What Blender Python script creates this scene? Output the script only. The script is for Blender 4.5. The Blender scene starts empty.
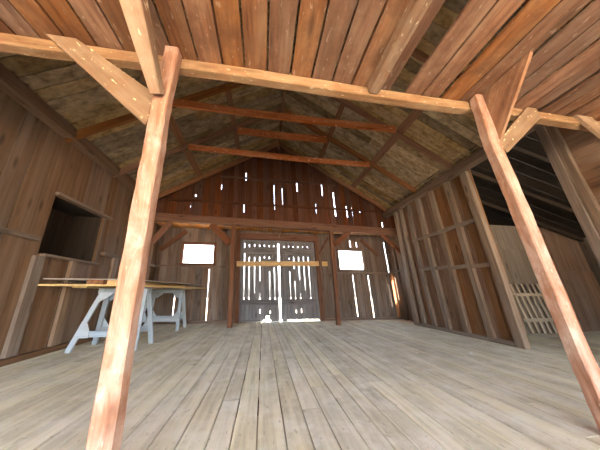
import bpy, math, random
from mathutils import Vector, Matrix
random.seed(11)
C = bpy.context.scene.collection
LX, LY = -0.056249, 0.02914          # the old barn racks a little: sideways drift per metre of height

def lean(v):
    return Vector((v[0] + LX*v[2], v[1] + LY*v[2], v[2]))

# ------------------------------------------------------------------ materials
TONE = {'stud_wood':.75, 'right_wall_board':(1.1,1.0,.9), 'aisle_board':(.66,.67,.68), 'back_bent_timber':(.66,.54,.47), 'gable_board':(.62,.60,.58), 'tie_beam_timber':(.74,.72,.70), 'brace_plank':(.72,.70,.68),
        'roof_sheathing':(.84,.76,.66), 'left_wall_board':(1.06,.95,.84), 'loft_plank_wood':(.86,.84,.82), 'rafter_wood':(.95,.82,.72), 'worn_post_timber':(.84,.79,.77), 'picket_wood':.85,
        'wall_plate_timber':.75, 'back_wall_board':.85, 'floor_board':(1.17,1.15,1.06), 'collar_tie_wood':(1.15,.95,.88), 'painted_sawhorse':(1.0,.93,.88)}
def wood(name, dark, light, grey=None, grey_amt=0.35, grain=26.0, along=1.4, rough=0.85, bump=0.25,
         board_var=0.3, specks=None, speck_amt=0.0, knots=True, scuff=None, scuff_amt=0.0, scuff_scale=1.5):
    q = TONE.get(name, 1); q = (q,)*3 if not isinstance(q, tuple) else q
    dark, light, grey = [c and tuple(a*b_ for a, b_ in zip(c, q)) for c in (dark, light, grey)]
    m = bpy.data.materials.new(name); m.use_nodes = True
    nt = m.node_tree; N = nt.nodes; L = nt.links; N.clear()
    out = N.new('ShaderNodeOutputMaterial'); b = N.new('ShaderNodeBsdfPrincipled')
    L.new(b.outputs[0], out.inputs[0])
    b.inputs['Roughness'].default_value = rough
    b.inputs['Specular IOR Level'].default_value = 0.25
    at = N.new('ShaderNodeAttribute'); at.attribute_name = 'wc'
    rn = N.new('ShaderNodeAttribute'); rn.attribute_name = 'rnd'
    def noise(sx, sy, scale, detail, rgh=0.6, dist=0.0):
        mp = N.new('ShaderNodeMapping'); mp.inputs['Scale'].default_value = (sx, sy, sy)
        L.new(at.outputs['Vector'], mp.inputs['Vector'])
        n = N.new('ShaderNodeTexNoise'); n.inputs['Scale'].default_value = scale
        n.inputs['Detail'].default_value = detail; n.inputs['Roughness'].default_value = rgh
        n.inputs['Distortion'].default_value = dist
        L.new(mp.outputs[0], n.inputs['Vector'])
        return n.outputs['Fac']
    def ramp(fac, a, b_):
        r = N.new('ShaderNodeMapRange'); r.inputs['From Min'].default_value = a; r.inputs['From Max'].default_value = b_
        L.new(fac, r.inputs['Value']); return r.outputs['Result']
    def mix(fac, a, b_, mode='MIX'):
        x = N.new('ShaderNodeMix'); x.data_type = 'RGBA'; x.blend_type = mode
        for s, v in ((x.inputs[0], fac), (x.inputs[6], a), (x.inputs[7], b_)):
            if hasattr(v, 'links'): L.new(v, s)
            elif isinstance(v, (int, float)): s.default_value = v
            else: s.default_value = (*v, 1)
        return x.outputs[2]
    def math_(op, a, b_):
        x = N.new('ShaderNodeMath'); x.operation = op
        for s, v in ((x.inputs[0], a), (x.inputs[1], b_)):
            if hasattr(v, 'links'): L.new(v, s)
            else: s.default_value = v
        return x.outputs[0]
    g = noise(along, grain, 1.0, 7, 0.65, 0.4)
    g2 = noise(along*0.8, 6.0, 1.0, 4, 0.6, 0.6)
    col = mix(ramp(g, 0.3, 0.7), dark, light)
    if grey:
        col = mix(math_('MULTIPLY', ramp(g2, 0.42, 0.68), grey_amt), col, grey)
    if knots:
        mp = N.new('ShaderNodeMapping'); mp.inputs['Scale'].default_value = (1.6, 5.5, 5.5)
        L.new(at.outputs['Vector'], mp.inputs['Vector'])
        v = N.new('ShaderNodeTexVoronoi'); v.inputs['Scale'].default_value = 1.0
        L.new(mp.outputs[0], v.inputs['Vector'])
        k = ramp(v.outputs['Distance'], 0.07, 0.2)
        col = mix(math_('MULTIPLY', math_('SUBTRACT', 1.0, k), 0.6), col, tuple(c*0.35 for c in dark))
    # each board its own tone
    val = N.new('ShaderNodeMapRange'); L.new(rn.outputs['Fac'], val.inputs['Value'])
    val.inputs['To Min'].default_value = 1-board_var; val.inputs['To Max'].default_value = 1+board_var
    hs = N.new('ShaderNodeHueSaturation'); L.new(col, hs.inputs['Color']); L.new(val.outputs[0], hs.inputs['Value'])
    s2 = math_('FRACT', math_('MULTIPLY', rn.outputs['Fac'], 7.31), 0.0)
    sr = N.new('ShaderNodeMapRange'); L.new(s2, sr.inputs['Value'])
    sr.inputs['To Min'].default_value = 0.8; sr.inputs['To Max'].default_value = 1.15
    L.new(sr.outputs[0], hs.inputs['Saturation'])
    col = hs.outputs[0]
    if scuff:
        geo = N.new('ShaderNodeNewGeometry')
        n = N.new('ShaderNodeTexNoise'); n.inputs['Scale'].default_value = scuff_scale
        n.inputs['Detail'].default_value = 8; n.inputs['Roughness'].default_value = 0.7
        L.new(geo.outputs['Position'], n.inputs['Vector'])
        col = mix(math_('MULTIPLY', ramp(n.outputs['Fac'], 0.45, 0.68), scuff_amt), col, scuff)
    if specks:
        sp = noise(14, 38, 1.0, 2, 0.5)
        col = mix(math_('MULTIPLY', ramp(sp, 0.66, 0.72), speck_amt), col, specks)
    L.new(col, b.inputs['Base Color'])
    bp = N.new('ShaderNodeBump'); bp.inputs['Strength'].default_value = bump; bp.inputs['Distance'].default_value = 0.01
    L.new(g, bp.inputs['Height']); L.new(bp.outputs[0], b.inputs['Normal'])
    return m

M = {}
M['post']   = wood('worn_post_timber', (.27,.125,.072), (.56,.34,.235), (.66,.54,.46), .8, 36, 3.0, board_var=.04, specks=(.8,.68,.56), speck_amt=.3, bump=.8, scuff=(.30,.145,.085), scuff_amt=.6, scuff_scale=7)
M['beam']   = wood('tie_beam_timber', (.19,.095,.042), (.45,.27,.135), (.50,.35,.21), .6, 26, 2.0, board_var=.06, bump=.7, specks=(.75,.6,.42), speck_amt=.5, scuff=(.22,.10,.048), scuff_amt=.65, scuff_scale=5)
M['brace']  = wood('brace_plank', (.20,.105,.045), (.41,.24,.115), (.42,.3,.17), .5, 24, 2.0, board_var=.08, specks=(.82,.64,.36), speck_amt=.9, bump=.7, scuff=(.2,.1,.045), scuff_amt=.6, scuff_scale=5)
M['loft']   = wood('loft_plank_wood', (.105,.042,.020), (.31,.145,.067), (.32,.20,.12), .6, 22, 2.0, board_var=.33, specks=(.7,.6,.5), speck_amt=.2, bump=.6, scuff=(.12,.052,.026), scuff_amt=.8, scuff_scale=3.5)
M['left']   = wood('left_wall_board', (.085,.052,.031), (.165,.106,.066), (.19,.15,.12), .5, 13, .6, board_var=.18)
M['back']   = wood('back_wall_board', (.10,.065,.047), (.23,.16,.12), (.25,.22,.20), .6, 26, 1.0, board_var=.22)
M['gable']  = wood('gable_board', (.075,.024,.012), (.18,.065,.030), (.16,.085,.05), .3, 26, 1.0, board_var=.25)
M['right']  = wood('right_wall_board', (.10,.052,.027), (.21,.12,.068), (.22,.16,.11), .5, 22, 1.0, board_var=.15)
M['stud']   = wood('stud_wood', (.15,.10,.066), (.32,.225,.16), (.34,.28,.23), .5, 28, 1.0, board_var=.15)
M['roof']   = wood('roof_sheathing', (.10,.067,.033), (.40,.30,.17), (.48,.41,.28), .5, 13, .45, board_var=.4, bump=.6, knots=False)
M['rafter'] = wood('rafter_wood', (.13,.058,.028), (.28,.145,.075), (.27,.17,.10), .4, 26, 1.0, board_var=.12)
M['tie']    = wood('collar_tie_wood', (.20,.075,.032), (.40,.175,.085), (.5,.32,.2), .4, 26, 1.6, board_var=.1, specks=(.8,.6,.45), speck_amt=.8)
M['bent']   = wood('back_bent_timber', (.13,.058,.032), (.27,.135,.075), (.28,.19,.13), .45, 26, 1.2, board_var=.1)
M['plate']  = wood('wall_plate_timber', (.12,.070,.043), (.25,.155,.10), (.27,.2,.15), .4, 26, 1.0, board_var=.08)
M['floor']  = wood('floor_board', (.36,.345,.275), (.62,.60,.49), (.72,.70,.60), .6, 18, .8, board_var=.11, bump=.5,
                   scuff=(.88,.87,.80), scuff_amt=.6, scuff_scale=3.0, knots=False, specks=(.20,.18,.13), speck_amt=.4)
M['door']   = wood('door_board', (.085,.078,.078), (.19,.185,.195), (.25,.25,.27), .5, 26, 1.0, board_var=.2)
M['bar']    = wood('door_bar_wood', (.50,.32,.14), (.70,.50,.26), None, 0, 26, 1.0, board_var=.02)
M['horse']  = wood('painted_sawhorse', (.25,.335,.42), (.40,.50,.60), (.27,.28,.28), .45, 18, 1.2, board_var=.06, bump=.1, knots=False)
M['ply']    = wood('plywood', (.46,.32,.13), (.66,.50,.25), None, 0, 16, .8, board_var=.05, knots=False)
M['greysheet'] = wood('grey_sheet', (.28,.24,.2), (.44,.39,.34), None, 0, 12, .6, board_var=.05, knots=False)
M['aisle']  = wood('aisle_board', (.17,.13,.095), (.34,.275,.21), (.34,.3,.25), .5, 24, 1.0, board_var=.12)
M['recess_shade']    = wood('recess_board_in_shade', (.020,.014,.010), (.05,.034,.024), None, 0, 24, 1.0, board_var=.2)  # unlit gloom of the window recess put into the wood colour
M['deck']   = wood('loft_deck_board', (.34,.15,.05), (.58,.29,.10), None, 0, 22, 1.0, board_var=.2)
M['roof_shade']   = wood('roof_board_in_shade', (.018,.013,.010), (.045,.033,.024), (.05,.04,.03), .3, 24, 1.0, board_var=.25)  # near-black tone carries the shade under the aisle roof in the colour
M['picket'] = wood('picket_wood', (.30,.24,.17), (.52,.43,.33), (.46,.42,.36), .4, 24, 1.2, board_var=.1)
M['orange'] = wood('sunlit_orange_board', (.42,.135,.02), (.58,.22,.045), None, 0, 20, 1.0, board_var=.02, knots=False)  # orange of sunlit wood put into the board's base colour

def plain(name, col, rough=.9):
    m = bpy.data.materials.new(name); m.use_nodes = True
    nt = m.node_tree; b = nt.nodes['Principled BSDF']; b.inputs['Roughness'].default_value = rough
    n = nt.nodes.new('ShaderNodeTexNoise'); n.inputs['Scale'].default_value = 3.0; n.inputs['Detail'].default_value = 6
    r = nt.nodes.new('ShaderNodeMix'); r.data_type = 'RGBA'
    r.inputs[6].default_value = (*[c*.8 for c in col], 1); r.inputs[7].default_value = (*col, 1)
    nt.links.new(n.outputs['Fac'], r.inputs[0]); nt.links.new(r.outputs[2], b.inputs['Base Color'])
    return m
M['ground'] = plain('dry_dirt', (.50,.39,.27))
M['paper'] = plain('paper', (.85,.84,.8))
M['iron'] = plain('rusty_iron', (.12,.07,.05), .6)

# ------------------------------------------------------------------ mesh builder
class MB:
    def __init__(s): s.v = []; s.f = []; s.w = []; s.r = []
    def add(s, verts, faces, wcs, rnd=None):
        o = len(s.v); rnd = random.random() if rnd is None else rnd
        off = Vector((random.uniform(0,40), random.uniform(0,40), random.uniform(0,40)))
        s.v += [Vector(p) for p in verts]; s.w += [Vector(c)+off for c in wcs]; s.r += [rnd]*len(verts)
        s.f += [[i+o for i in f] for f in faces]
    # timber from p0 to p1; w across 'side', t along 'up'
    def bar(s, p0, p1, w, t, up=(0,0,1), seg=None, wob=0.0, cham=0.0, w1=None, t1=None, sag=0.0, rnd=None, twist=0):
        p0, p1 = Vector(p0), Vector(p1); d = p1-p0; L = d.length; d.normalize()
        up = Vector(up); sd = d.cross(up)
        if sd.length < 1e-4: sd = d.cross(Vector((0,1,0)))
        sd.normalize(); u = sd.cross(d).normalized()
        w1 = w if w1 is None else w1; t1 = t if t1 is None else t1
        if seg is None: seg = max(1, int(L/0.22)) if (wob or sag) else 1
        if cham:
            c = cham
            prof = lambda a,b: [(-a/2+c,-b/2),(a/2-c,-b/2),(a/2,-b/2+c),(a/2,b/2-c),(a/2-c,b/2),(-a/2+c,b/2),(-a/2,b/2-c),(-a/2,-b/2+c)]
        else:
            prof = lambda a,b: [(-a/2,-b/2),(a/2,-b/2),(a/2,b/2),(-a/2,b/2)]
        vs, wc, fs = [], [], []
        n = len(prof(1,1)); ph = random.uniform(0,6); ph2 = random.uniform(0,6)
        for i in range(seg+1):
            k = i/seg; a = w+(w1-w)*k; b = t+(t1-t)*k
            off = Vector((0,0,0))
            if wob:
                off = sd*(wob*math.sin(ph+k*L*2.1)) + u*(wob*.7*math.sin(ph2+k*L*1.7))
                a *= 1+random.uniform(-1,1)*wob*2.0; b *= 1+random.uniform(-1,1)*wob*2.0
            off.z -= sag*4*k*(1-k)
            for (x,y) in prof(a,b):
                j = Vector((0,0,0))
                if wob: j = sd*random.uniform(-wob,wob)*.3 + u*random.uniform(-wob,wob)*.3
                vs.append(p0 + d*(k*L) + sd*x + u*y + off + j); wc.append((k*L, x, y))
        for i in range(seg):
            for q in range(n):
                r_ = (q+1) % n
                fs.append([i*n+q, i*n+r_, (i+1)*n+r_, (i+1)*n+q])
        fs.append(list(range(n))[::-1]); fs.append([seg*n+q for q in range(n)])
        s.add(vs, fs, wc, rnd)
        return s
    # convex polygon (3D points) pushed along vector th
    def slab(s, pts, th, uaxis=None, rnd=None):
        pts = [Vector(p) for p in pts]; th = Vector(th); n = len(pts)
        ua = (Vector(uaxis) if uaxis else (pts[1]-pts[0])).normalized(); tn = th.normalized(); va = tn.cross(ua)
        vs = pts + [p+th for p in pts]
        wc = [((p).dot(ua), (p).dot(va), (p).dot(tn)) for p in vs]
        fs = [list(range(n))[::-1], [i+n for i in range(n)]]
        for i in range(n):
            j = (i+1) % n; fs.append([i, j, j+n, i+n])
        s.add(vs, fs, wc, rnd); return s
    def box(s, lo, hi, axis=2, rnd=None):
        lo, hi = Vector(lo), Vector(hi)
        u = [0,0,0]; u[axis] = 1
        pts = [(lo.x,lo.y,lo.z),(hi.x,lo.y,lo.z),(hi.x,hi.y,lo.z),(lo.x,hi.y,lo.z)]
        if axis == 2:
            pts = [(lo.x,lo.y,lo.z),(lo.x,hi.y,lo.z),(lo.x,hi.y,hi.z),(lo.x,lo.y,hi.z)]
            return s.slab(pts, (hi.x-lo.x,0,0), u, rnd)
        return s.slab(pts, (0,0,hi.z-lo.z), u, rnd)
    def build(s, name, mat, parent=None, do_lean=True, origin=None):
        vs = [lean(p) if do_lean else Vector(p) for p in s.v]
        if parent is not None: origin = Vector(parent.get('_o', (0,0,0)))
        elif origin is None:
            lo = [min(p[i] for p in vs) for i in range(3)]; hi = [max(p[i] for p in vs) for i in range(3)]
            origin = Vector(((lo[0]+hi[0])/2, (lo[1]+hi[1])/2, lo[2]))
        origin = Vector(origin)
        me = bpy.data.meshes.new(name)
        me.from_pydata([p-origin for p in vs], [], s.f)
        a = me.attributes.new('wc', 'FLOAT_VECTOR', 'POINT'); a.data.foreach_set('vector', [c for w in s.w for c in w])
        a = me.attributes.new('rnd', 'FLOAT', 'POINT'); a.data.foreach_set('value', s.r)
        import bmesh
        bm = bmesh.new(); bm.from_mesh(me); bmesh.ops.recalc_face_normals(bm, faces=bm.faces); bm.to_mesh(me); bm.free()
        me.materials.append(M[mat]); me.update()
        o = bpy.data.objects.new(name, me); C.objects.link(o)
        if parent is not None: o.parent = parent
        else: o.location = origin
        o['_o'] = tuple(origin)
        return o

def tag(o, label, cat, group=None):
    o['label'] = label; o['category'] = cat
    if group: o['group'] = group
    return o
def struct(o, label=None):
    o['kind'] = 'structure'
    if label: o['label'] = label
    return o
def empty(name, loc):
    o = bpy.data.objects.new(name, None); C.objects.link(o); o.location = loc; o['_o'] = tuple(loc); o.empty_display_size = .1
    return o

# a wall of upright boards with battens outside its joints; slits are joints left open to the daylight
def board_wall(axis, pos, outw, a0, a1, zb, zt, width, slits=(), holes=(), th=.025, gap=.005, extra=()):
    mb = MB(); bt = MB()
    fz = lambda f: f if callable(f) else (lambda a: f)
    zb, zt = fz(zb), fz(zt)
    fixed = sorted(set([a0, a1] + list(extra) + [s_[0] for s_ in slits] + [h for q in holes for h in q[:2]]))
    edges = [fixed[0]]
    for x, y in zip(fixed, fixed[1:]):
        n = max(1, round((y-x)/width))
        for i in range(1, n): edges.append(x + (y-x)*(i + random.uniform(-.18,.18))/n)
        edges.append(y)
    def pt(a, z, o=0.0):
        return (a, pos+o, z) if axis == 'Y' else (pos+o, a, z)
    thv = (0, outw*th, 0) if axis == 'Y' else (outw*th, 0, 0)
    hole_e = set(h for q in holes for h in q[:2])
    sl = {}
    for s_ in slits: sl.setdefault(s_[0], []).append(s_)
    def inset(e):
        if e in sl: return max(q[3] for q in sl[e])/2
        if e in hole_e or e in (a0, a1): return 0
        return gap/2
    def spans(a_lo, a_hi, cut):
        segs = [(zb((a_lo+a_hi)/2), None)]
        res = []; lo = None
        for c0, c1 in sorted(cut):
            res.append((lo, c0)); lo = c1
        res.append((lo, None)); return res
    for l, r in zip(edges, edges[1:]):
        L_, R_ = l+inset(l), r-inset(r)
        cut = [(q[2], q[3]) for q in holes if q[0]-1e-6 <= l and r <= q[1]+1e-6]
        rn = random.random(); jog = outw*random.uniform(0,.006)
        for c0, c1 in spans(l, r, cut):
            pts = [pt(L_, zb(L_) if c0 is None else c0, jog), pt(R_, zb(R_) if c0 is None else c0, jog),
                   pt(R_, zt(R_) if c1 is None else c1, jog), pt(L_, zt(L_) if c1 is None else c1, jog)]
            mb.slab(pts, thv, (0,0,1), rn)
    for e in edges[1:-1]:
        if e in hole_e: continue
        bw = inset(e)*2 + .05
        cut = [(q[1], q[2]) for q in sl.get(e, [])]
        cut += [(q[2]-.001, q[3]+.001) for q in holes if q[0] < e < q[1]]
        for c0, c1 in spans(e, e, cut):
            z0 = zb(e) if c0 is None else c0; z1 = zt(e) if c1 is None else c1
            if z1-z0 < .02: continue
            o = outw*(th+.007)
            pts = [pt(e-bw/2, z0, o), pt(e+bw/2, z0, o), pt(e+bw/2, z1, o), pt(e-bw/2, z1, o)]
            bt.slab(pts, (0, outw*.02, 0) if axis == 'Y' else (outw*.02, 0, 0), (0,0,1))
    return mb, bt

XL, XR, YB, YF = -3.30, 4.40, 7.65, -4.5
XB, YJ = 4.80, 6.20                              # behind the studded right wall the rear bay is a little wider
#       # inner faces of the barn's walls
APX, APZ = 0.646, 5.84                           # ridge, underside of the rafters
def roof_u(x):                                   # underside of the rafters
    return APZ - .635*abs(x-APX)
def roof_s(x): return roof_u(x) + .20            # underside of the sheathing

# ------------------------------------------------------------------ floor and ground
mb = MB(); x = -3.45
while x < 8.7:
    w = random.uniform(.13,.185); y = YF-.05; 
    while y < 7.72:
        y1 = min(7.72, y + random.uniform(2.4,4.6))
        if 7.72-y1 < .8: y1 = 7.72
        dz = random.uniform(-.002,.002)
        mb.slab([(x+.0045,y+.002,dz),(x+w-.0045,y+.002,dz+random.uniform(-.002,.002)),(x+w-.0045,y1-.002,dz),(x+.0045,y1-.002,dz)], (0,0,-.03), (0,1,0))
        y = y1
    x += w
fl = struct(mb.build('floor', 'floor', do_lean=False))
sb = MB()
for i in range(15): sb.bar((-3.4, -4.3+i*.84, -.09), (8.6, -4.3+i*.84, -.09), .06, .115)
sb.build('joist', 'left', fl, do_lean=False)
g = MB(); g.slab([(-60,-60,-.42),(60,-60,-.42),(60,60,-.42),(-60,60,-.42)], (0,0,-.05), (1,0,0))
gr = struct(g.build('ground', 'ground', do_lean=False))

# ------------------------------------------------------------------ left wall with its blind window
WY0, WY1, WZ0, WZ1 = 3.86, 5.0, 1.46, 2.42
mb, bt = board_wall('X', XL, -1, YF, YB, -.02, 3.47, .27, holes=[(WY0, WY1, WZ0, WZ1)], gap=.008)
wl = struct(mb.build('wall_left', 'left')); bt.build('batten', 'left', wl)
for y0, y1, z in ((YF, 3.74, 1.66), (5.16, 7.6, 1.67)):
    b = MB(); b.bar((XL+.035, y0, z), (XL+.035, y1, z), .09, .06, wob=.003); b.build('girt', 'stud', wl)
for y, z1 in ((3.86, 1.42), (4.52, 1.42), (5.6, 1.64), (2.4, 1.63)):
    b = MB(); b.bar((XL+.028, y, 0.08), (XL+.028, y, z1), .15, .055, up=(1,0,0), wob=.004); b.build('stud', 'stud', wl)
b = MB(); b.bar((XL+.05, YF, .035), (XL+.05, YB, .035), .1, .075, wob=.003); b.build('sill_plate', 'left', wl)
# the window is a recess boarded over on its outer side
w3 = empty('window_3', lean((XL, (WY0+WY1)/2, WZ0))); struct(w3)
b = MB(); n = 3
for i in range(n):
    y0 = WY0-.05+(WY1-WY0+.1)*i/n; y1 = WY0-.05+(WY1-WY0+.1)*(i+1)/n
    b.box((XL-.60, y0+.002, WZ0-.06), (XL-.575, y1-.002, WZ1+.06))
b.build('shutter_boards', 'recess_shade', w3)
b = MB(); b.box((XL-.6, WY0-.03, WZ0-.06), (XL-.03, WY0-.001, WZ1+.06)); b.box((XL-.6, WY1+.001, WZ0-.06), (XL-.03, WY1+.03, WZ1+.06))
b.box((XL-.6, WY0-.03, WZ1+.001), (XL-.03, WY1+.03, WZ1+.04)); b.box((XL-.6, WY0-.03, WZ0-.04), (XL-.03, WY1+.03, WZ0-.001)); b.build('window_frame', 'recess_shade', w3)
b = MB(); b.bar((XL+.03, WY0-.02, WZ1+.03), (XL+.03, WY1+.18, WZ1+.03), .075, .05, wob=.003); b.build('head_trim', 'stud', w3)
b = MB(); b.bar((XL+.045, WY0+.02, WZ0-.02), (XL+.045, WY1+.06, WZ0-.02), .10, .04, wob=.003); b.build('window_sill', 'stud', w3)
b = MB(); b.bar((XL+.012, WY1+.05, WZ0), (XL+.012, WY1+.05, WZ1), .07, .024, up=(1,0,0)); b.build('window_jamb', 'left', w3)

# ------------------------------------------------------------------ back wall, gable, windows, doors
W1 = (-2.53, -1.56, 1.79, 2.43); W2 = (2.78, 3.71, 1.66, 2.37)
DX0, DX1, DZ = -.70, 1.90, 2.66
slits = [(4.655,1.60,2.74,.028), (-1.675, .02, 1.62, .024), (-2.64, .24, .96, .028), (3.23, .10, 1.48, .035), (3.81, .0, 1.47, .034), (3.29, 2.50, 2.76, .03), (3.535, 2.51, 2.70, .025)]
mb, bt = board_wall('Y', YB, 1, XL-.05, XB+.03, -.02, 3.02, .2, slits=slits, holes=[(*W1[:2], W1[2], W1[3]), (*W2[:2], W2[2], W2[3]), (DX0, DX1, -.02, DZ)])
wb = struct(mb.build('wall_back', 'back')); bt.build('batten', 'back', wb)
for x0, x1, z in ((XL+.03, DX0-.12, 1.70), (DX1+.12, XB-.03, 1.56)):
    b = MB(); b.bar((x0, YB-.03, z), (x1, YB-.03, z), .06, .05); b.build('girt', 'back', wb)
b = MB(); b.bar((XL, YB-.04, .035), (DX0-.1, YB-.04, .035), .08, .07); b.build('sill_plate', 'back', wb)
b = MB(); b.bar((DX1+.1, YB-.04, .035), (XB, YB-.04, .035), .08, .07); b.build('sill_plate', 'back', wb)
GY = 6.73                                        # the gable stands right behind the back loft beam; the door wall is set further back
gs = [(-.485,4.5,4.79,.026), (-.53,3.35,3.65,.028), (1.24,4.22,4.60,.026), (2.12,4.13,4.55,.028), (2.09,3.5,3.78,.012), (2.52,3.38,4.27,.032), (2.94,3.36,3.77,.026), (3.14,3.41,3.74,.014), (3.42,3.57,3.645,.028),
      (4.18,3.06,3.24,.035), (4.70,3.02,3.40,.045), (-2.14,3.42,3.475,.03), (-2.11,3.55,3.74,.028), (-2.025,3.79,3.86,.03), (-1.256,4.1,4.27,.014), (1.85,3.45,3.8,.010), (1.435,3.6,3.7,.012), (.45,3.5,4.4,.008), (.72,3.7,4.3,.008)]
top = lambda x: roof_s(x) + .02
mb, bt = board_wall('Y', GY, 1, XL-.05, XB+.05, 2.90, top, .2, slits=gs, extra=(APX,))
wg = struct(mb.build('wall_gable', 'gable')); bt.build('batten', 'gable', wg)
for z in (3.62, 4.55):
    hw = (APZ - z)/.635 - .05
    b = MB(); b.bar((max(XL+.05, APX-hw), GY-.03, z), (min(XR-.05, APX+hw), GY-.03, z), .05, .07); b.build('girt', 'gable', wg)

def win(name, W, mat='stud'):
    r = struct(empty(name, lean(((W[0]+W[1])/2, YB, W[2]))))
    x0, x1, z0, z1 = W
    b = MB(); c = .07
    b.box((x0-c, YB-.022, z0-c), (x0, YB-.002, z1+c)); b.box((x1, YB-.022, z0-c), (x1+c, YB-.002, z1+c))
    b.box((x0, YB-.022, z1), (x1, YB-.002, z1+c), 0)
    b.build('window_frame', mat, r)
    b = MB(); b.box((x0-c, YB-.06, z0-.05), (x1+c, YB-.002, z0), 0); b.build('window_sill', mat, r)
    b = MB()
    b.box((x0-.001, YB, z0), (x0+.018, YB+.05, z1)); b.box((x1-.018, YB, z0), (x1+.001, YB+.05, z1))
    b.box((x0, YB, z1-.018), (x1, YB+.05, z1+.001), 0); b.box((x0, YB, z0-.001), (x1, YB+.05, z0+.018), 0)
    b.build('window_jamb', mat, r)
win('window_1', W1, 'bent'); win('window_2', W2, 'back')

dr = struct(empty('door_1', lean((.59, YB, 0))))
YD = YB+.01
GAPX = .60
# daylight gaps of the door boards: (x, [(z0, z1) open ranges])
dg_left = [(-.56, [(.64,2.52)]), (-.40, [(.66,2.05),(2.40,2.5)]), (-.225, [(.86,2.05),(2.42,2.5)]), (-.05, [(1.25,2.06),(.63,.86),(2.42,2.48)]), (.11, [(2.02,2.08),(2.43,2.49)]), (.275, [(.65,1.57),(2.0,2.07),(2.42,2.48)]), (.44, [(.63,1.70),(2.43,2.48)])]
dg_right = [(.80, [(2.42,2.47)]), (.965, [(.64,1.58),(2.0,2.05),(2.43,2.48)]), (1.125, [(1.67,2.09),(.64,1.25),(2.43,2.47)]), (1.30, [(1.30,2.09),(.63,.86),(2.42,2.47)]), (1.475, [(.94,2.1),(2.43,2.47)]), (1.645, [(.66,2.1),(2.43,2.48)])]
low = {-.05:(.24,.36), .275:(.24,.32), 1.125:(.24,.33), 1.30:(.24,.38)}
def leaf(x0, x1, gaps, zfoot):
    r = MB(); bt2 = MB()
    es = [x0] + [q[0] for q in gaps] + [x1]
    for i, (l, r_) in enumerate(zip(es, es[1:])):
        a = l if i == 0 else l+.007; c = r_ if i == len(es)-2 else r_-.007
        zf = zfoot[i] if i < len(zfoot) else zfoot[-1]
        r.slab([(a,YD,zf),(c,YD,zf),(c,YD,2.60),(a,YD,2.60)], (0,.022,0), (0,0,1))
    for xg, op in gaps:
        op = sorted(op + ([low[xg]] if xg in low else []))
        z = .06
        for (o0, o1) in op + [(2.6, None)]:
            if o0 - z > .02: bt2.box((xg-.03, YD+.026, z), (xg+.03, YD+.044, o0))
            z = o1
    return r, bt2
for nm, (x0, x1, gaps, zf) in {'l': (-.68, GAPX-.03, dg_left, [.05,.05,.05,.05,.05,.17,.05,.05]), 'r': (GAPX+.03, 1.88, dg_right, [.05,.05,.035,.04,.045,.045,.04])}.items():
    a, b2 = leaf(x0, x1, gaps, zf)
    lf = a.build('door_leaf', 'door', dr); b2.build('batten', 'door', dr)
    for z, h in ((2.26,.20), (.59,.17)):
        b = MB(); b.bar((x0+.05, YD-.016, z), (x1-.05, YD-.016, z+random.uniform(-.02,.02)), .03, h, wob=.004); b.build('rail', 'door', dr)
    b = MB(); b.bar(((x0+.07), YD-.012, .2), ((x0+.07), YD-.012, 2.5), .06, .024, up=(0,1,0)); b.build('stile', 'door', dr) if nm == 'l' else b.build('stile', 'door', dr)
for x0, x1 in ((DX0-.13, DX0), (DX1, DX1+.13)):
    b = MB(); b.bar(((x0+x1)/2, YB-.05, 0), ((x0+x1)/2, YB-.05, 2.95), .13, .1, up=(0,1,0), wob=.003); b.build('door_post', 'bent', dr)
b = MB(); b.bar((DX0-.15, YB-.05, 2.76), (DX1+.15, YB-.05, 2.76), .1, .22, wob=.003); b.build('lintel', 'bent', dr)

b = MB()
b.box((DX0-.06, YD+.05, -.02), (DX0+.075, YD+.07, 2.72)); b.box((DX1-.055, YD+.05, .46), (DX1+.08, YD+.07, 2.72)); b.box((DX0-.06, YD+.05, 2.555), (DX1+.08, YD+.07, 2.74), 0)
b.box((DX1-.012, YD+.05, -.02), (DX1+.08, YD+.07, .46))
b.box((DX0, YD+.05, -.02), (.04, YD+.07, .085), 0); b.box((.29, YD+.05, -.02), (.56, YD+.07, .06), 0); b.box((.66, YD+.05, -.02), (.84, YD+.07, .085), 0)
b.build('door_stop', 'door', dr)
b = MB(); b.bar((-.80, YB-.115, 1.79), (1.985, YB-.115, 1.85), .03, .165, wob=.001)
tag(b.build('door_bar', 'bar'), 'long pale yellow wooden bar across the closed double doors', 'bar')
b = MB(); b.bar((2.10, YB-.115, 1.845), (2.30, YB-.115, 1.85), .03, .155)
tag(b.build('wood_block', 'bar'), 'short pale yellow wood block just right of the long door bar', 'block')

TIM = 'timber'
def timber(name, label, mat, p0, p1, w, t, up=(0,0,1), cham=.008, wob=.004, group=None, cat=TIM, **k):
    b = MB(); b.bar(p0, p1, w, t, up=up, cham=cham, wob=wob, **k)
    return tag(b.build(name, mat), label, cat, group)
# ------------------------------------------------------------------ right wall, posts and side aisle
mb, bt = board_wall('X', XR, 1, 3.44, YJ, -.02, 3.47, .24)
wr = struct(mb.build('wall_right', 'right')); bt.build('batten', 'right', wr)
for y, w, z1 in ((4.02,.12,3.39), (4.53,.12,3.39), (5.05,.13,3.39), (5.50,.12,3.39), (5.86,.10,3.39)):
    b = MB(); b.bar((XR-.04, y, .07), (XR-.04, y, z1), w, .075, up=(1,0,0), wob=.006); b.build('stud', 'stud', wr)
for y0, y1, z in ((3.58, 5.6, 2.31), (4.58, 5.0, 1.47), (5.11, 5.58, 1.49), (4.08, 4.47, 1.43), (3.58, 3.96, 1.41)):
    b = MB(); b.bar((XR-.05, y0, z), (XR-.05, y1, z), .07, .075, wob=.003); b.build('girt', 'stud', wr)
b = MB(); b.bar((XR-.05, 3.58, .035), (XR-.05, YJ-.1, .035), .1, .07, wob=.003); b.build('sill_plate', 'stud', wr)
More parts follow.
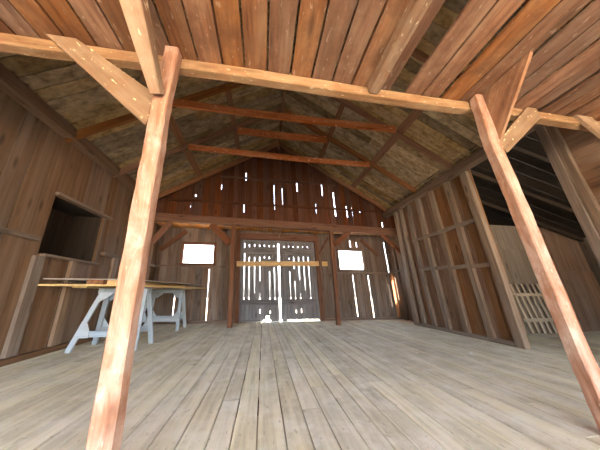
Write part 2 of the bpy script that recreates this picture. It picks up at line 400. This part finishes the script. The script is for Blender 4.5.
timber('timber_post', 'pale upright board post at the far end of the studded right wall', 'stud', (XR-.03, YJ+.02, 0), (XR-.03, YJ-.06, 3.38), .17, .08, up=(1,0,0), wob=.006, cat='post')
# rear bay, set out a little beyond the studded wall; a crack at the corner lets the sun in on the back wall
mb, bt = board_wall('X', XB, 1, YJ-.1, YB, -.02, 3.30, .22, holes=[(7.555, 7.592, .62, 1.42)])
wq = struct(mb.build('wall_rear_bay', 'stud')); bt.build('batten', 'right', wq)
mb = MB(); mb.box((XR+.03, YJ-.14, -.02), (XB+.03, YJ-.105, 3.6)); mb.build('return_boards', 'right', wq)
for y, w in ((6.92,.13), (7.28,.13)):
    b = MB(); b.bar((XB-.04, y, 0), (XB-.04, y, 3.0), w, .075, up=(1,0,0), wob=.006); b.build('stud', 'stud', wq)
b = MB(); b.bar((XB-.05, 6.7, 1.60), (XB-.05, 7.6, 1.60), .07, .06, wob=.003); b.build('girt', 'stud', wq)
timber('timber_post', 'broad grey board post ending the studded right wall at the side aisle opening', 'stud', (XR-.05, 3.49, 0), (XR-.05, 3.52, 3.36), .15, .11, up=(1,0,0), wob=.006, cat='post')
# the near panel of the same wall, on the camera's side of the opening
mb = MB(); z = -.02
while z < 3.4:
    z1 = min(3.42, z+random.uniform(.18,.3)); mb.slab([(XR,YF,z+.001),(XR,2.12,z+.001),(XR,2.12,z1-.001),(XR,YF,z1-.001)], (.025,0,0), (0,1,0)); z = z1
wn = struct(mb.build('wall_near', 'right'))
b = MB(); b.bar((XR-.045, 2.13, 0), (XR-.045, 2.13, 3.4), .10, .09, up=(1,0,0), wob=.004); b.build('stud', 'stud', wn)
b = MB(); b.bar((XR-.03, 2.03, 0), (XR-.03, 2.03, 3.4), .09, .06, up=(1,0,0), wob=.006); b.build('stud', 'stud', wn)
# aisle beyond the opening
mb = MB(); m2 = MB(); YA = 4.58; x = XR+.03; 
while x < 8.62:
    x1 = min(8.66, x+random.uniform(.2,.3))
    zs = 1.93 if x < 6.7 else 1.42; q = mb if x < 6.7 else m2
    q.slab([(x,YA,-.02),(x1-.004,YA,-.02),(x1-.004,YA,zs),(x,YA,zs)], (0,.025,0), (0,0,1)); q.slab([(x,YA+.014,zs),(x1-.004,YA+.014,zs),(x1-.004,YA+.014,2.58),(x,YA+.014,2.58)], (0,.025,0), (0,0,1)); x = x1
wa = struct(mb.build('wall_aisle', 'aisle')); m2.build('wall_boards', 'plate', wa)
mb, bt = board_wall('X', 8.6, 1, YF, 6.2, -.02, 2.36, .25)
ws = struct(mb.build('wall_aisle_side', 'aisle')); bt.build('batten', 'aisle', ws)
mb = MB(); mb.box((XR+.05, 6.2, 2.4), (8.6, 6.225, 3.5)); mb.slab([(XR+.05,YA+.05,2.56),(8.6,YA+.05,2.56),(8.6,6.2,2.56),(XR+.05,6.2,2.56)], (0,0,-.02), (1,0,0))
struct(mb.build('wall_aisle_loft', 'roof_shade'))
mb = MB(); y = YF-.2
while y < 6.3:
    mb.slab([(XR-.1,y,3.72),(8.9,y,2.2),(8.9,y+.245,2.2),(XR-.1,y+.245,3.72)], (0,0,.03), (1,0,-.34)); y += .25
ca = struct(mb.build('ceiling_aisle', 'roof_shade'))
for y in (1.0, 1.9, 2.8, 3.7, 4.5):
    b = MB(); b.bar((XR+.1, y, 3.59), (8.6, y, 2.25), .06, .10); b.build('rafter', 'roof_shade', ca)
# picket gate leaning on the aisle wall
pg = empty('picket_gate', (5.75, 4.40, 0))
for i in range(6):
    x0 = 5.86+i*.155; b = MB(); h = random.uniform(1.02,1.10)
    b.bar((x0, YA-.16, .02), (x0-.02, YA-.035, h), .062, .02, up=(0,1,0)); b.build('picket', 'picket', pg, do_lean=True)
for z in (.30, .84):
    b = MB(); yy = YA-.16+.125*z/1.06-.024; b.bar((5.74, yy, z), (6.74, yy, z), .024, .07); b.build('rail', 'picket', pg)
tag(pg, 'low weathered picket gate leaning on the end wall of the side aisle', 'gate')
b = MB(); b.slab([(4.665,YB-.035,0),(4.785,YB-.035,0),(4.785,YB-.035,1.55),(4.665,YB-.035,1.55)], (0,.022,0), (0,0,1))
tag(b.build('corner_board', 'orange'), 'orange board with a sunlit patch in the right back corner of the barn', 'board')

# ------------------------------------------------------------------ plates, rafters, purlins, roof
timber('wall_plate', 'long dark beam running along the top of the left wall', 'plate', (XL+.09, YF, 3.51), (XL+.09, GY-.01, 3.51), .18, .19, cat='beam')
timber('wall_plate', 'long dark beam running along the top of the right wall', 'plate', (XR-.06, YF, 3.49), (XR-.06, GY-.01, 3.49), .18, .18, cat='beam')
RY = [.0, 1.2, 2.2, 3.70, 4.95, 6.50]
lab = {2.2:'just behind the front tie beam', -3.9:'at the barn front', -2.6:'second from the barn front', -1.3:'third from the barn front', 2.42:'just behind the front tie beam', 3.70:'carrying the lowest collar tie', 4.95:'carrying the two farther collar ties', 6.5:'farthest but one, above the back loft beam', 7.55:'tight against the gable wall', 1.2:'above the loft planks', 0.0:'above the loft planks near the front'}
for y in RY:
    for s_, nm in ((-1,'left'), (1,'right')):
        xe = XL+.02 if s_ < 0 else XR-.02
        b = MB(); dz = .07
        b.bar((APX+s_*.01, y, roof_u(APX)+dz), (xe, y, roof_u(xe)+dz), .062, .135, up=(0,0,1), wob=.003, cham=.004)
        tag(b.build('roof_rafter', 'rafter'), f'{nm} roof slope rafter, {lab[y]}', 'rafter', 'roof rafters')
for s_, nm in ((-1,'left'), (1,'right')):
    for d, wh, sz in ((2.52,'lower',.10), (1.32,'upper',.08)):
        x = APX + s_*d; z = roof_u(x)+.145+.02
        b = MB(); b.bar((x, YF, z), (x, GY-.01, z), .17 if wh == 'lower' else .12, .04, up=(s_*.535,0,.845), wob=.002)
        tag(b.build('roof_purlin', 'rafter'), f'{wh} flat purlin under the boards of the {nm} roof slope', 'purlin', 'roof purlins')
b = MB(); b.bar((APX, YF, APZ+.07), (APX, GY-.01, APZ+.07), .05, .17); tag(b.build('ridge_board', 'rafter'), 'dark ridge board at the peak of the roof', 'beam')
mb = MB()
for s_ in (-1, 1):
    y = YF-.3
    while y < GY+.1:
        w = random.uniform(.15,.25); xe = XL-.35 if s_ < 0 else (XR+.02 if y < 6.1 else XB+.15)
        nsp = random.choice((1,2)); xs = [APX] + ([APX+(xe-APX)*random.uniform(.35,.65)] if nsp == 2 else []) + [xe]
        for x0, x1 in zip(xs, xs[1:]):
            o = random.uniform(0,.008)
            mb.slab([(x0,y,roof_s(x0)+o),(x1,y,roof_s(x1)+o),(x1,y+w-.011,roof_s(x1)+o),(x0,y+w-.011,roof_s(x0)+o)], (0,0,.025), (s_,0,-.635))
        y += w
ce = struct(mb.build('ceiling', 'roof'))
mb = MB()
for s_ in (-1, 1):
    xe = XL-.38 if s_ < 0 else XR+.05
    mb.slab([(APX,YF-.3,roof_s(APX)+.04),(xe,YF-.3,roof_s(xe)+.04),(xe,GY+.3,roof_s(xe)+.04),(APX,GY+.3,roof_s(APX)+.04)], (0,0,.02), (0,1,0))
mb.build('roof_covering', 'roof', ce)

# collar ties
def tie(label, y, x0, z0, x1, z1, h, sag, nails=False):
    r = empty('collar_tie', lean(((x0+x1)/2, y, min(z0,z1)-h/2)))
    b = MB(); b.bar((x0, y, z0), (x1, y, z1), .05, h, sag=sag, wob=.003, seg=16, cham=.004, rnd=.52); b.build('plank', 'tie', r)
    if nails:
        b = MB()
        b.bar((x0+.1, y-.03, z0-.09), (x1-.1, y-.03, z1-.09), .03, .035, sag=sag, wob=.001, seg=16); b.build('ledger', 'tie', r)
    tag(r, label, 'collar tie', 'collar ties')
tie('lowest and nearest collar tie, a broad plank with a thin ledger strip and pale marks', 3.63, -1.78, 4.42, 3.03, 4.42, .16, .035, True)
tie('farther low collar tie, sagging, spanning in front of the gable wall', 4.88, -1.72, 4.31, 2.98, 4.27, .15, .03)
tie('short high collar tie up near the ridge, above the farther low one', 4.88, -.58, 4.95, 1.84, 4.96, .2, .015)

# ------------------------------------------------------------------ front bent
BY0, BY1, BZ0, BZ1 = 1.45, 1.54, 2.715, 2.805
timber('tie_beam', 'rough tan tie beam crossing the whole barn above the two front posts', 'beam', (XL+.2, 1.495, 2.752), (XR-.16, 1.495, 2.757), .09, .112, t1=.098, wob=.006, cham=.01, cat='beam', rnd=.5)
def post(label, pts, w, d, mat='post'):
    # irregular hewn post through (x, y, z) stations; one mesh
    vs, fs, wc = [], [], []; st = []
    n = 34
    for i in range(n+1):
        k = i/n*(len(pts)-1); j = min(int(k), len(pts)-2); f_ = k-j
        st.append(Vector(pts[j]).lerp(Vector(pts[j+1]), f_))
    c = .009
    for p in st:
        ww = w*(1+random.uniform(-.05,.05)); dd = d*(1+random.uniform(-.03,.03))
        for (a, b_) in ((-ww/2+c,-dd/2),(ww/2-c,-dd/2),(ww/2,-dd/2+c),(ww/2,dd/2-c),(ww/2-c,dd/2),(-ww/2+c,dd/2),(-ww/2,dd/2-c),(-ww/2,-dd/2+c)):
            vs.append((p.x+a+random.uniform(-.002,.002), p.y+b_, p.z)); wc.append((p.z, a, b_))
    for i in range(n):
        for q in range(8):
            r_ = (q+1) % 8; fs.append([i*8+q, i*8+r_, i*8+8+r_, i*8+8+q])
    fs.append(list(range(8))[::-1]); fs.append([n*8+q for q in range(8)])
    b = MB(); b.add(vs, fs, wc, .5)
    return tag(b.build('timber_post', mat), label, 'post')
PY = 1.402
post('thick worn pinkish timber post standing at the left front', [(-.684,PY,0),(-.686,PY,.5),(-.686,PY,.9),(-.688,PY,1.4),(-.683,PY,1.9),(-.686,PY,2.2),(-.670,PY,2.5),(-.665,PY,2.804)], .106, .09)
post('worn timber post standing at the right front, tilting in the picture', [(2.268,PY,0),(2.242,PY,.4),(2.232,PY,.85),(2.224,PY,1.25),(2.218,PY,1.6),(2.208,PY,1.9),(2.190,PY,2.25),(2.218,PY,2.55),(2.232,PY,2.803)], .106, .09)
def brace_poly(label, pts, th, mat='brace', name='knee_brace', ua=None):
    b = MB(); b.slab(pts, th, ua); return tag(b.build(name, mat), label, 'brace')
yb = 1.448
brace_poly('broad flat knee brace from the tie beam down to the left front post, speckled pale', [(-1.585,yb-.035,2.802),(-1.38,yb-.035,2.802),(-.735,yb-.035,2.335),(-.775,yb-.035,2.05)], (0,.033,0), ua=(.75,0,-.66))
brace_poly('short speckled knee brace right of the right front post, rising to the tie beam', [(2.275,yb-.035,2.27),(2.36,yb-.035,2.17),(2.99,yb-.035,2.68),(2.99,yb-.035,2.802),(2.87,yb-.035,2.802)], (0,.033,0), ua=(.75,0,.66))
brace_poly('knee brace at the far right end of the tie beam, descending toward the side wall', [(3.52,yb-.035,2.80),(3.74,yb-.035,2.80),(4.30,yb-.035,2.12),(4.30,yb-.035,1.9)], (0,.033,0), ua=(.75,0,-.75))
timber('knee_brace', 'crooked knee brace rising from the left front post toward the viewer', 'beam', (-.690, 1.335, 2.27), (-.745, .86, 2.76), .075, .08, w1=.15, t1=.12, wob=.003, cham=.008, cat='brace')
brace_poly('dark broad corner board rising from the right front post toward the viewer', [(2.245,1.36,2.27),(2.245,.96,2.76),(2.245,.93,2.803),(2.245,1.355,2.803)], (.03,0,0), 'loft', ua=(0,-.6,.75))

# loft planks over the front of the barn
ZP = 2.808
seams = [-3.2,-2.99,-2.79,-2.58,-2.38,-2.18,-1.99,-1.83,-1.655,-1.465,-1.262,-1.062,-.87,-.678,-.483,-.282,-.093,.107,.315,.512,.712,.905,1.075]
left_n = [s_ for s_ in seams if s_ < -.7]; 
def ordn(k): return ['first','second','third','fourth','fifth','sixth','seventh','eighth','ninth','tenth','eleventh','twelfth','thirteenth','fourteenth'][k]
def plank(x0, x1, label, y1, dz=0., mat='loft', gap=.009, th=.024, y0=-4.4):
    b = MB(); xa, xb = x0+gap, x1-gap
    n = 14; vs, wc, fs = [], [], []
    cp = random.uniform(-.004,.004)
    for i in range(n+1):
        y = y0+(y1-y0)*i/n; j0 = random.uniform(-.003,.003); j1 = random.uniform(-.003,.003); zz = ZP+dz
        for (xx, z) in ((xa+j0, zz+cp), (xb+j1, zz-cp*.0), (xb+j1, zz+th), (xa+j0, zz+th+cp)):
            vs.append((xx, y, z)); wc.append((y, xx, z))
    for i in range(n):
        for q in range(4):
            r_ = (q+1) % 4; fs.append([i*4+q, i*4+r_, i*4+4+r_, i*4+4+q])
    fs.append([0,3,2,1]); fs.append([n*4+q for q in range(4)])
    b.add(vs, fs, wc)
    return tag(b.build('loft_plank', mat), label, 'plank', 'loft planks overhead')
L_ = [(a, b_) for a, b_ in zip(seams, seams[1:])]
lefts = [q for q in L_ if q[1] < -.6]; rights = [q for q in L_ if q[1] >= -.6]
for i, (a, b_) in enumerate(reversed(lefts)):
    plank(a, b_, f'brown loft plank overhead, {ordn(i)} to the left of the left front post', 1.56, .002)
for i, (a, b_) in enumerate(rights):
    plank(a, b_, f'reddish brown loft plank overhead, {ordn(i)} to the right of the left front post', 1.56+random.uniform(-.01,.02), .002)
rr = [(1.47,1.655),(1.665,1.86),(1.885,2.09),(2.10,2.31),(2.33,2.50),(2.515,2.70),(2.72,2.90),(2.915,3.08),(3.10,3.28),(3.30,3.47),(3.49,3.68),(3.70,3.88),(3.90,4.08),(4.10,4.28)]
for i, (a, b_) in enumerate(rr):
    plank(a, b_, f'rough loft plank overhead, {ordn(i)} to the right of the open gap in the loft', 1.56+random.uniform(-.01,.03), .002+.014*(i % 2))
timber('loft_joist', 'squared joist under the loft planks, left of the open gap, lapped over the tie beam', 'beam', (1.105, 1.435, 2.755), (1.105, -4.35, 2.755), .10, .10, wob=.003, cham=.006, cat='joist')
b = MB(); b.bar((1.235,1.56,2.823), (1.235,-4.3,2.823), .13, .022); tag(b.build('loft_plank', 'loft'), 'narrow loft plank beside the joist at the left edge of the open gap', 'plank', 'loft planks overhead')
# crossing supports of the loft, at the front
timber('loft_beam', 'beam across the barn front holding up the loft planks behind the viewer', 'beam', (XL+.1, -4.37, 2.745), (XR-.1, -4.37, 2.745), .1, .12, cat='beam')

# unseen front wall over the doorway behind the viewer, placed to shape the light
mb, bt = board_wall('Y', YF, -1, XL, XR, 2.68, top, .25)
wf = struct(mb.build('wall_front_unseen', 'gable')); bt.build('batten', 'gable', wf)
mb, bt = board_wall('Y', YF, -1, XR+.03, 8.6, 1.7, lambda a: 3.6-.338*(a-XR), .25)
wf = struct(mb.build('wall_front_aisle_unseen', 'aisle')); bt.build('batten', 'aisle', wf)  # unseen aisle front, added to hold back daylight from the aisle

# ------------------------------------------------------------------ back bent: posts, loft beam, braces
timber('loft_beam', 'heavy reddish beam across the back of the barn, above the double doors', 'bent', (XL+.12, 6.60, 2.995), (XB-.06, 6.60, 2.845), .2, .22, wob=.006, cham=.012, cat='beam')
timber('timber_post', 'dark post left of the double doors, under the back loft beam', 'bent', (-.83, 6.60, 0), (-.80, 6.60, 2.86), .12, .12, up=(0,1,0), wob=.005, cat='post')
timber('timber_post', 'dark post right of the double doors, under the back loft beam', 'bent', (2.17, 6.60, 0), (2.25, 6.60, 2.79), .115, .12, up=(0,1,0), wob=.005, cat='post')
timber('timber_post', 'dark post at the left wall under the left end of the back loft beam', 'bent', (XL+.18, 6.60, 0), (XL+.18, 6.60, 2.88), .14, .14, up=(0,1,0), wob=.005, cat='post')
timber('timber_post', 'brown post at the right wall under the right end of the back loft beam', 'bent', (XB-.13, 6.60, 0), (XB-.13, 6.60, 2.73), .11, .10, up=(0,1,0), wob=.005, cat='post')
def kb(label, x0, z0, x1, z1, y, w=.05, t=.16, mat='bent'):
    b = MB(); b.bar((x0,y,z0), (x1,y,z1), w, t, wob=.003, cham=.004); return tag(b.build('knee_brace', mat), label, 'brace')
kb('knee brace from the left wall post up to the back loft beam', XL+.25, 2.22, -2.58, 2.86, 6.60)
kb('thick knee brace on the left side of the dark post left of the doors', -.90, 2.28, -1.46, 2.84, 6.60, .06, .2)
kb('knee brace on the right side of the dark post right of the doors', 2.30, 2.34, 2.86, 2.79, 6.60)
kb('knee brace from the right wall post up to the back loft beam', XB-.2, 2.14, 4.0, 2.76, 6.60, .05, .12)
kb('knee brace high on the back wall left of the left window', XL+.1, 2.20, -2.45, 2.86, YB-.075, .05, .13)
kb('knee brace high on the back wall right of the right window', 4.30, 2.2, 3.68, 2.78, YB-.075, .05, .1)
kb('thin brace at the top right corner of the double doors', 2.04, 2.2, 2.40, 2.80, YB-.13, .04, .08)
b = MB(); b.bar((.60, YB-.16, 2.70), (.70, YB-.2, 2.965), .03, .012, up=(0,1,0)); tag(b.build('wood_strip', 'stud'), 'thin pale wood strip hanging above the meeting of the double doors', 'strip')
# loft deck at the back
mb = MB(); x = XL+.06
while x < XB-.15:
    w = random.uniform(.12,.18); mb.slab([(x,6.785,2.97),(x+w-.006,6.785,2.97),(x+w-.006,YB-.035,2.97),(x,YB-.035,2.97)], (0,0,.025), (0,1,0)); x += w
ld = mb.build('loft_deck', 'deck'); l2 = MB(); l2.box((XL-.2, GY+.05, 3.03), (XB+.2, YB+.3, 3.06), 0); struct(l2.build('ceiling_recess', 'roof_shade'))
tag(ld, 'low plank loft deck between the back loft beam and the back wall', 'loft')

# ------------------------------------------------------------------ sawhorses and the sheets lying on them
def sawhorse(label, x0, x1, y, rot=0):
    r = empty('sawhorse', ((x0+x1)/2, y, 0)); H = .962
    def bd(nm, *a, **k):
        b = MB(); b.bar(*a, **k); return b.build(nm, 'horse', r, do_lean=False)
    bd('top_beam', (x0+.06,y,H-.045), (x1-.06,y,H-.045), .09, .09, cham=.004)
    for sy in (-1, 1):
        yf, yt = y+sy*.29, y+sy*.065
        f = lambda z: yf+(yt-yf)*z/H
        for xf, xt, sx in ((x0, x0+.16, 1), (x1, x1-.10, -1)):
            bd('leg', (xf, yf, .0), (xt, yt, H-.02), .072, .035, up=(0,1,0))
            fx = lambda z: xf+(xt-xf)*z/H
            b = MB(); o = sy*.02
            b.slab([(fx(.20)-sx*.02, f(.20)+o, .20), (fx(.2)+sx*.19, f(.2)+o, .20), (fx(.30)+sx*.15, f(.30)+o, .30), (fx(.44)+sx*.04, f(.44)+o, .44), (fx(.44)-sx*.03, f(.44)+o, .44)], (0, sy*.014, 0), (1,0,0))
            b.build('gusset', 'horse', r, do_lean=False)
            b = MB(); b.slab([(fx(.9)-sx*.02, f(.9)+o, .90), (fx(.9)+sx*.20, f(.9)+o, .90), (fx(.84)+sx*.18, f(.84)+o, .84), (fx(.74)+sx*.05, f(.74)+o, .74)], (0, sy*.014, 0), (1,0,0))
            b.build('gusset', 'horse', r, do_lean=False)
        bd('stretcher', (x0+.03, f(.25), .25), (x1-.03, f(.25), .25), .03, .09)
    tag(r, label, 'sawhorse', 'painted sawhorses'); return r
sawhorse('pale blue-grey painted sawhorse nearer the viewer, under the left end of the board stack', -2.93, -2.0, 4.63)
sawhorse('pale blue-grey painted sawhorse nearer the back wall, under the far end of the board stack', -2.96, -2.02, 6.56)
def sheet(name, label, mat, x0, x1, y0, y1, z, th, bow=0., cat='board', rz=0.):
    b = MB(); n = 12; vs, fs, wc = [], [], []
    for i in range(n+1):
        k = i/n; y = y0+(y1-y0)*k; zz = z + bow*(2*k-1)**2
        sx = rz*(k-.5)
        for (x, dz) in ((x0+sx,0),(x1+sx,0),(x1+sx,th),(x0+sx,th)): vs.append((x,y,zz+dz)); wc.append((y,x,dz))
    for i in range(n):
        for q in range(4):
            r_ = (q+1) % 4; fs.append([i*4+q, i*4+r_, i*4+4+r_, i*4+4+q])
    fs.append([0,3,2,1]); fs.append([n*4+q for q in range(4)])
    b.add(vs, fs, wc, .5)
    return tag(b.build(name, mat, do_lean=False), label, cat)
sheet('plank', 'yellowish plank lowest in the stack on the sawhorses, sticking out below', 'ply', -2.98, -2.78, 4.15, 7.0, .963, .024)
sheet('plank', 'grey plank low in the stack at the right side of the sawhorses', 'greysheet', -2.25, -2.05, 4.3, 7.1, .963, .024)
sheet('plywood_sheet', 'yellow-edged plywood sheet lying across both sawhorses', 'ply', -3.16, -1.78, 3.97, 7.1, .988, .026, rz=.32)
sheet('plank', 'brown plank laid as a spacer between the plywood sheet and the top panel', 'loft', -2.72, -2.49, 4.03, 6.8, 1.015, .068)
sheet('plank', 'pale yellow plank laid as a spacer right of the brown one', 'bar', -2.45, -2.15, 4.06, 6.8, 1.015, .062)
sheet('panel', 'thin grey panel topmost on the stack of boards', 'greysheet', -3.12, -1.88, 3.98, 6.9, 1.084, .014, rz=.30, cat='panel')

# crumb of paper on the floor
b = MB()
for i in range(5):
    a = random.uniform(0,6.28); b.bar((3.14+.012*math.cos(a),3.29+.012*math.sin(a),.012), (3.14-.02*math.cos(a+1),3.29-.02*math.sin(a),.02), .03, .008, up=(random.random(),random.random(),1))
tag(b.build('paper_scrap', 'paper', do_lean=False), 'small white scrap lying on the bare floor at the right', 'scrap')

for o in list(bpy.data.objects):
    if '_o' in o: del o['_o']

# ------------------------------------------------------------------ light
w = bpy.data.worlds.new('World'); bpy.context.scene.world = w; w.use_nodes = True
nt = w.node_tree; bg = nt.nodes['Background']
sky = nt.nodes.new('ShaderNodeTexSky'); sky.sky_type = 'NISHITA'; sky.sun_disc = False
sky.sun_elevation = math.radians(48); sky.sun_rotation = math.radians(110); sky.dust_density = 4.0; sky.air_density = 1.0
hs = nt.nodes.new('ShaderNodeHueSaturation'); hs.inputs['Saturation'].default_value = .55
nt.links.new(sky.outputs[0], hs.inputs['Color']); nt.links.new(hs.outputs[0], bg.inputs['Color']); bg.inputs['Strength'].default_value = .55
s = bpy.data.lights.new('sun', 'SUN'); s.energy = 7.0; s.angle = math.radians(.6); s.color = (1,.93,.82)
so = bpy.data.objects.new('sun', s); C.objects.link(so)
d = Vector((-.85, .28, -.85)); so.rotation_euler = d.to_track_quat('-Z', 'Y').to_euler()

# ------------------------------------------------------------------ camera
pitch = math.atan2(67, 221); yaw = math.atan2(37, math.hypot(221, 67))
fw = Vector((math.sin(yaw)*math.cos(pitch), math.cos(yaw)*math.cos(pitch), math.sin(pitch)))
rt = Vector((math.cos(yaw), -math.sin(yaw), 0)); up = rt.cross(fw)
cd = bpy.data.cameras.new('camera'); co = bpy.data.objects.new('camera', cd); C.objects.link(co)
cd.sensor_width = 36; cd.lens = 221/600*36; cd.clip_start = .02
co.matrix_world = Matrix(((rt.x, up.x, -fw.x, 0), (rt.y, up.y, -fw.y, 0), (rt.z, up.z, -fw.z, .9), (0,0,0,1)))
sc = bpy.context.scene; sc.camera = co
sc.view_settings.view_transform = 'Standard'; sc.view_settings.look = 'None'; sc.view_settings.gamma = 1; sc.view_settings.use_curve_mapping = False
sc.view_settings.exposure = 3.5
sc.cycles.diffuse_bounces = 8; sc.cycles.max_bounces = 12
sc.cycles.use_denoising = True
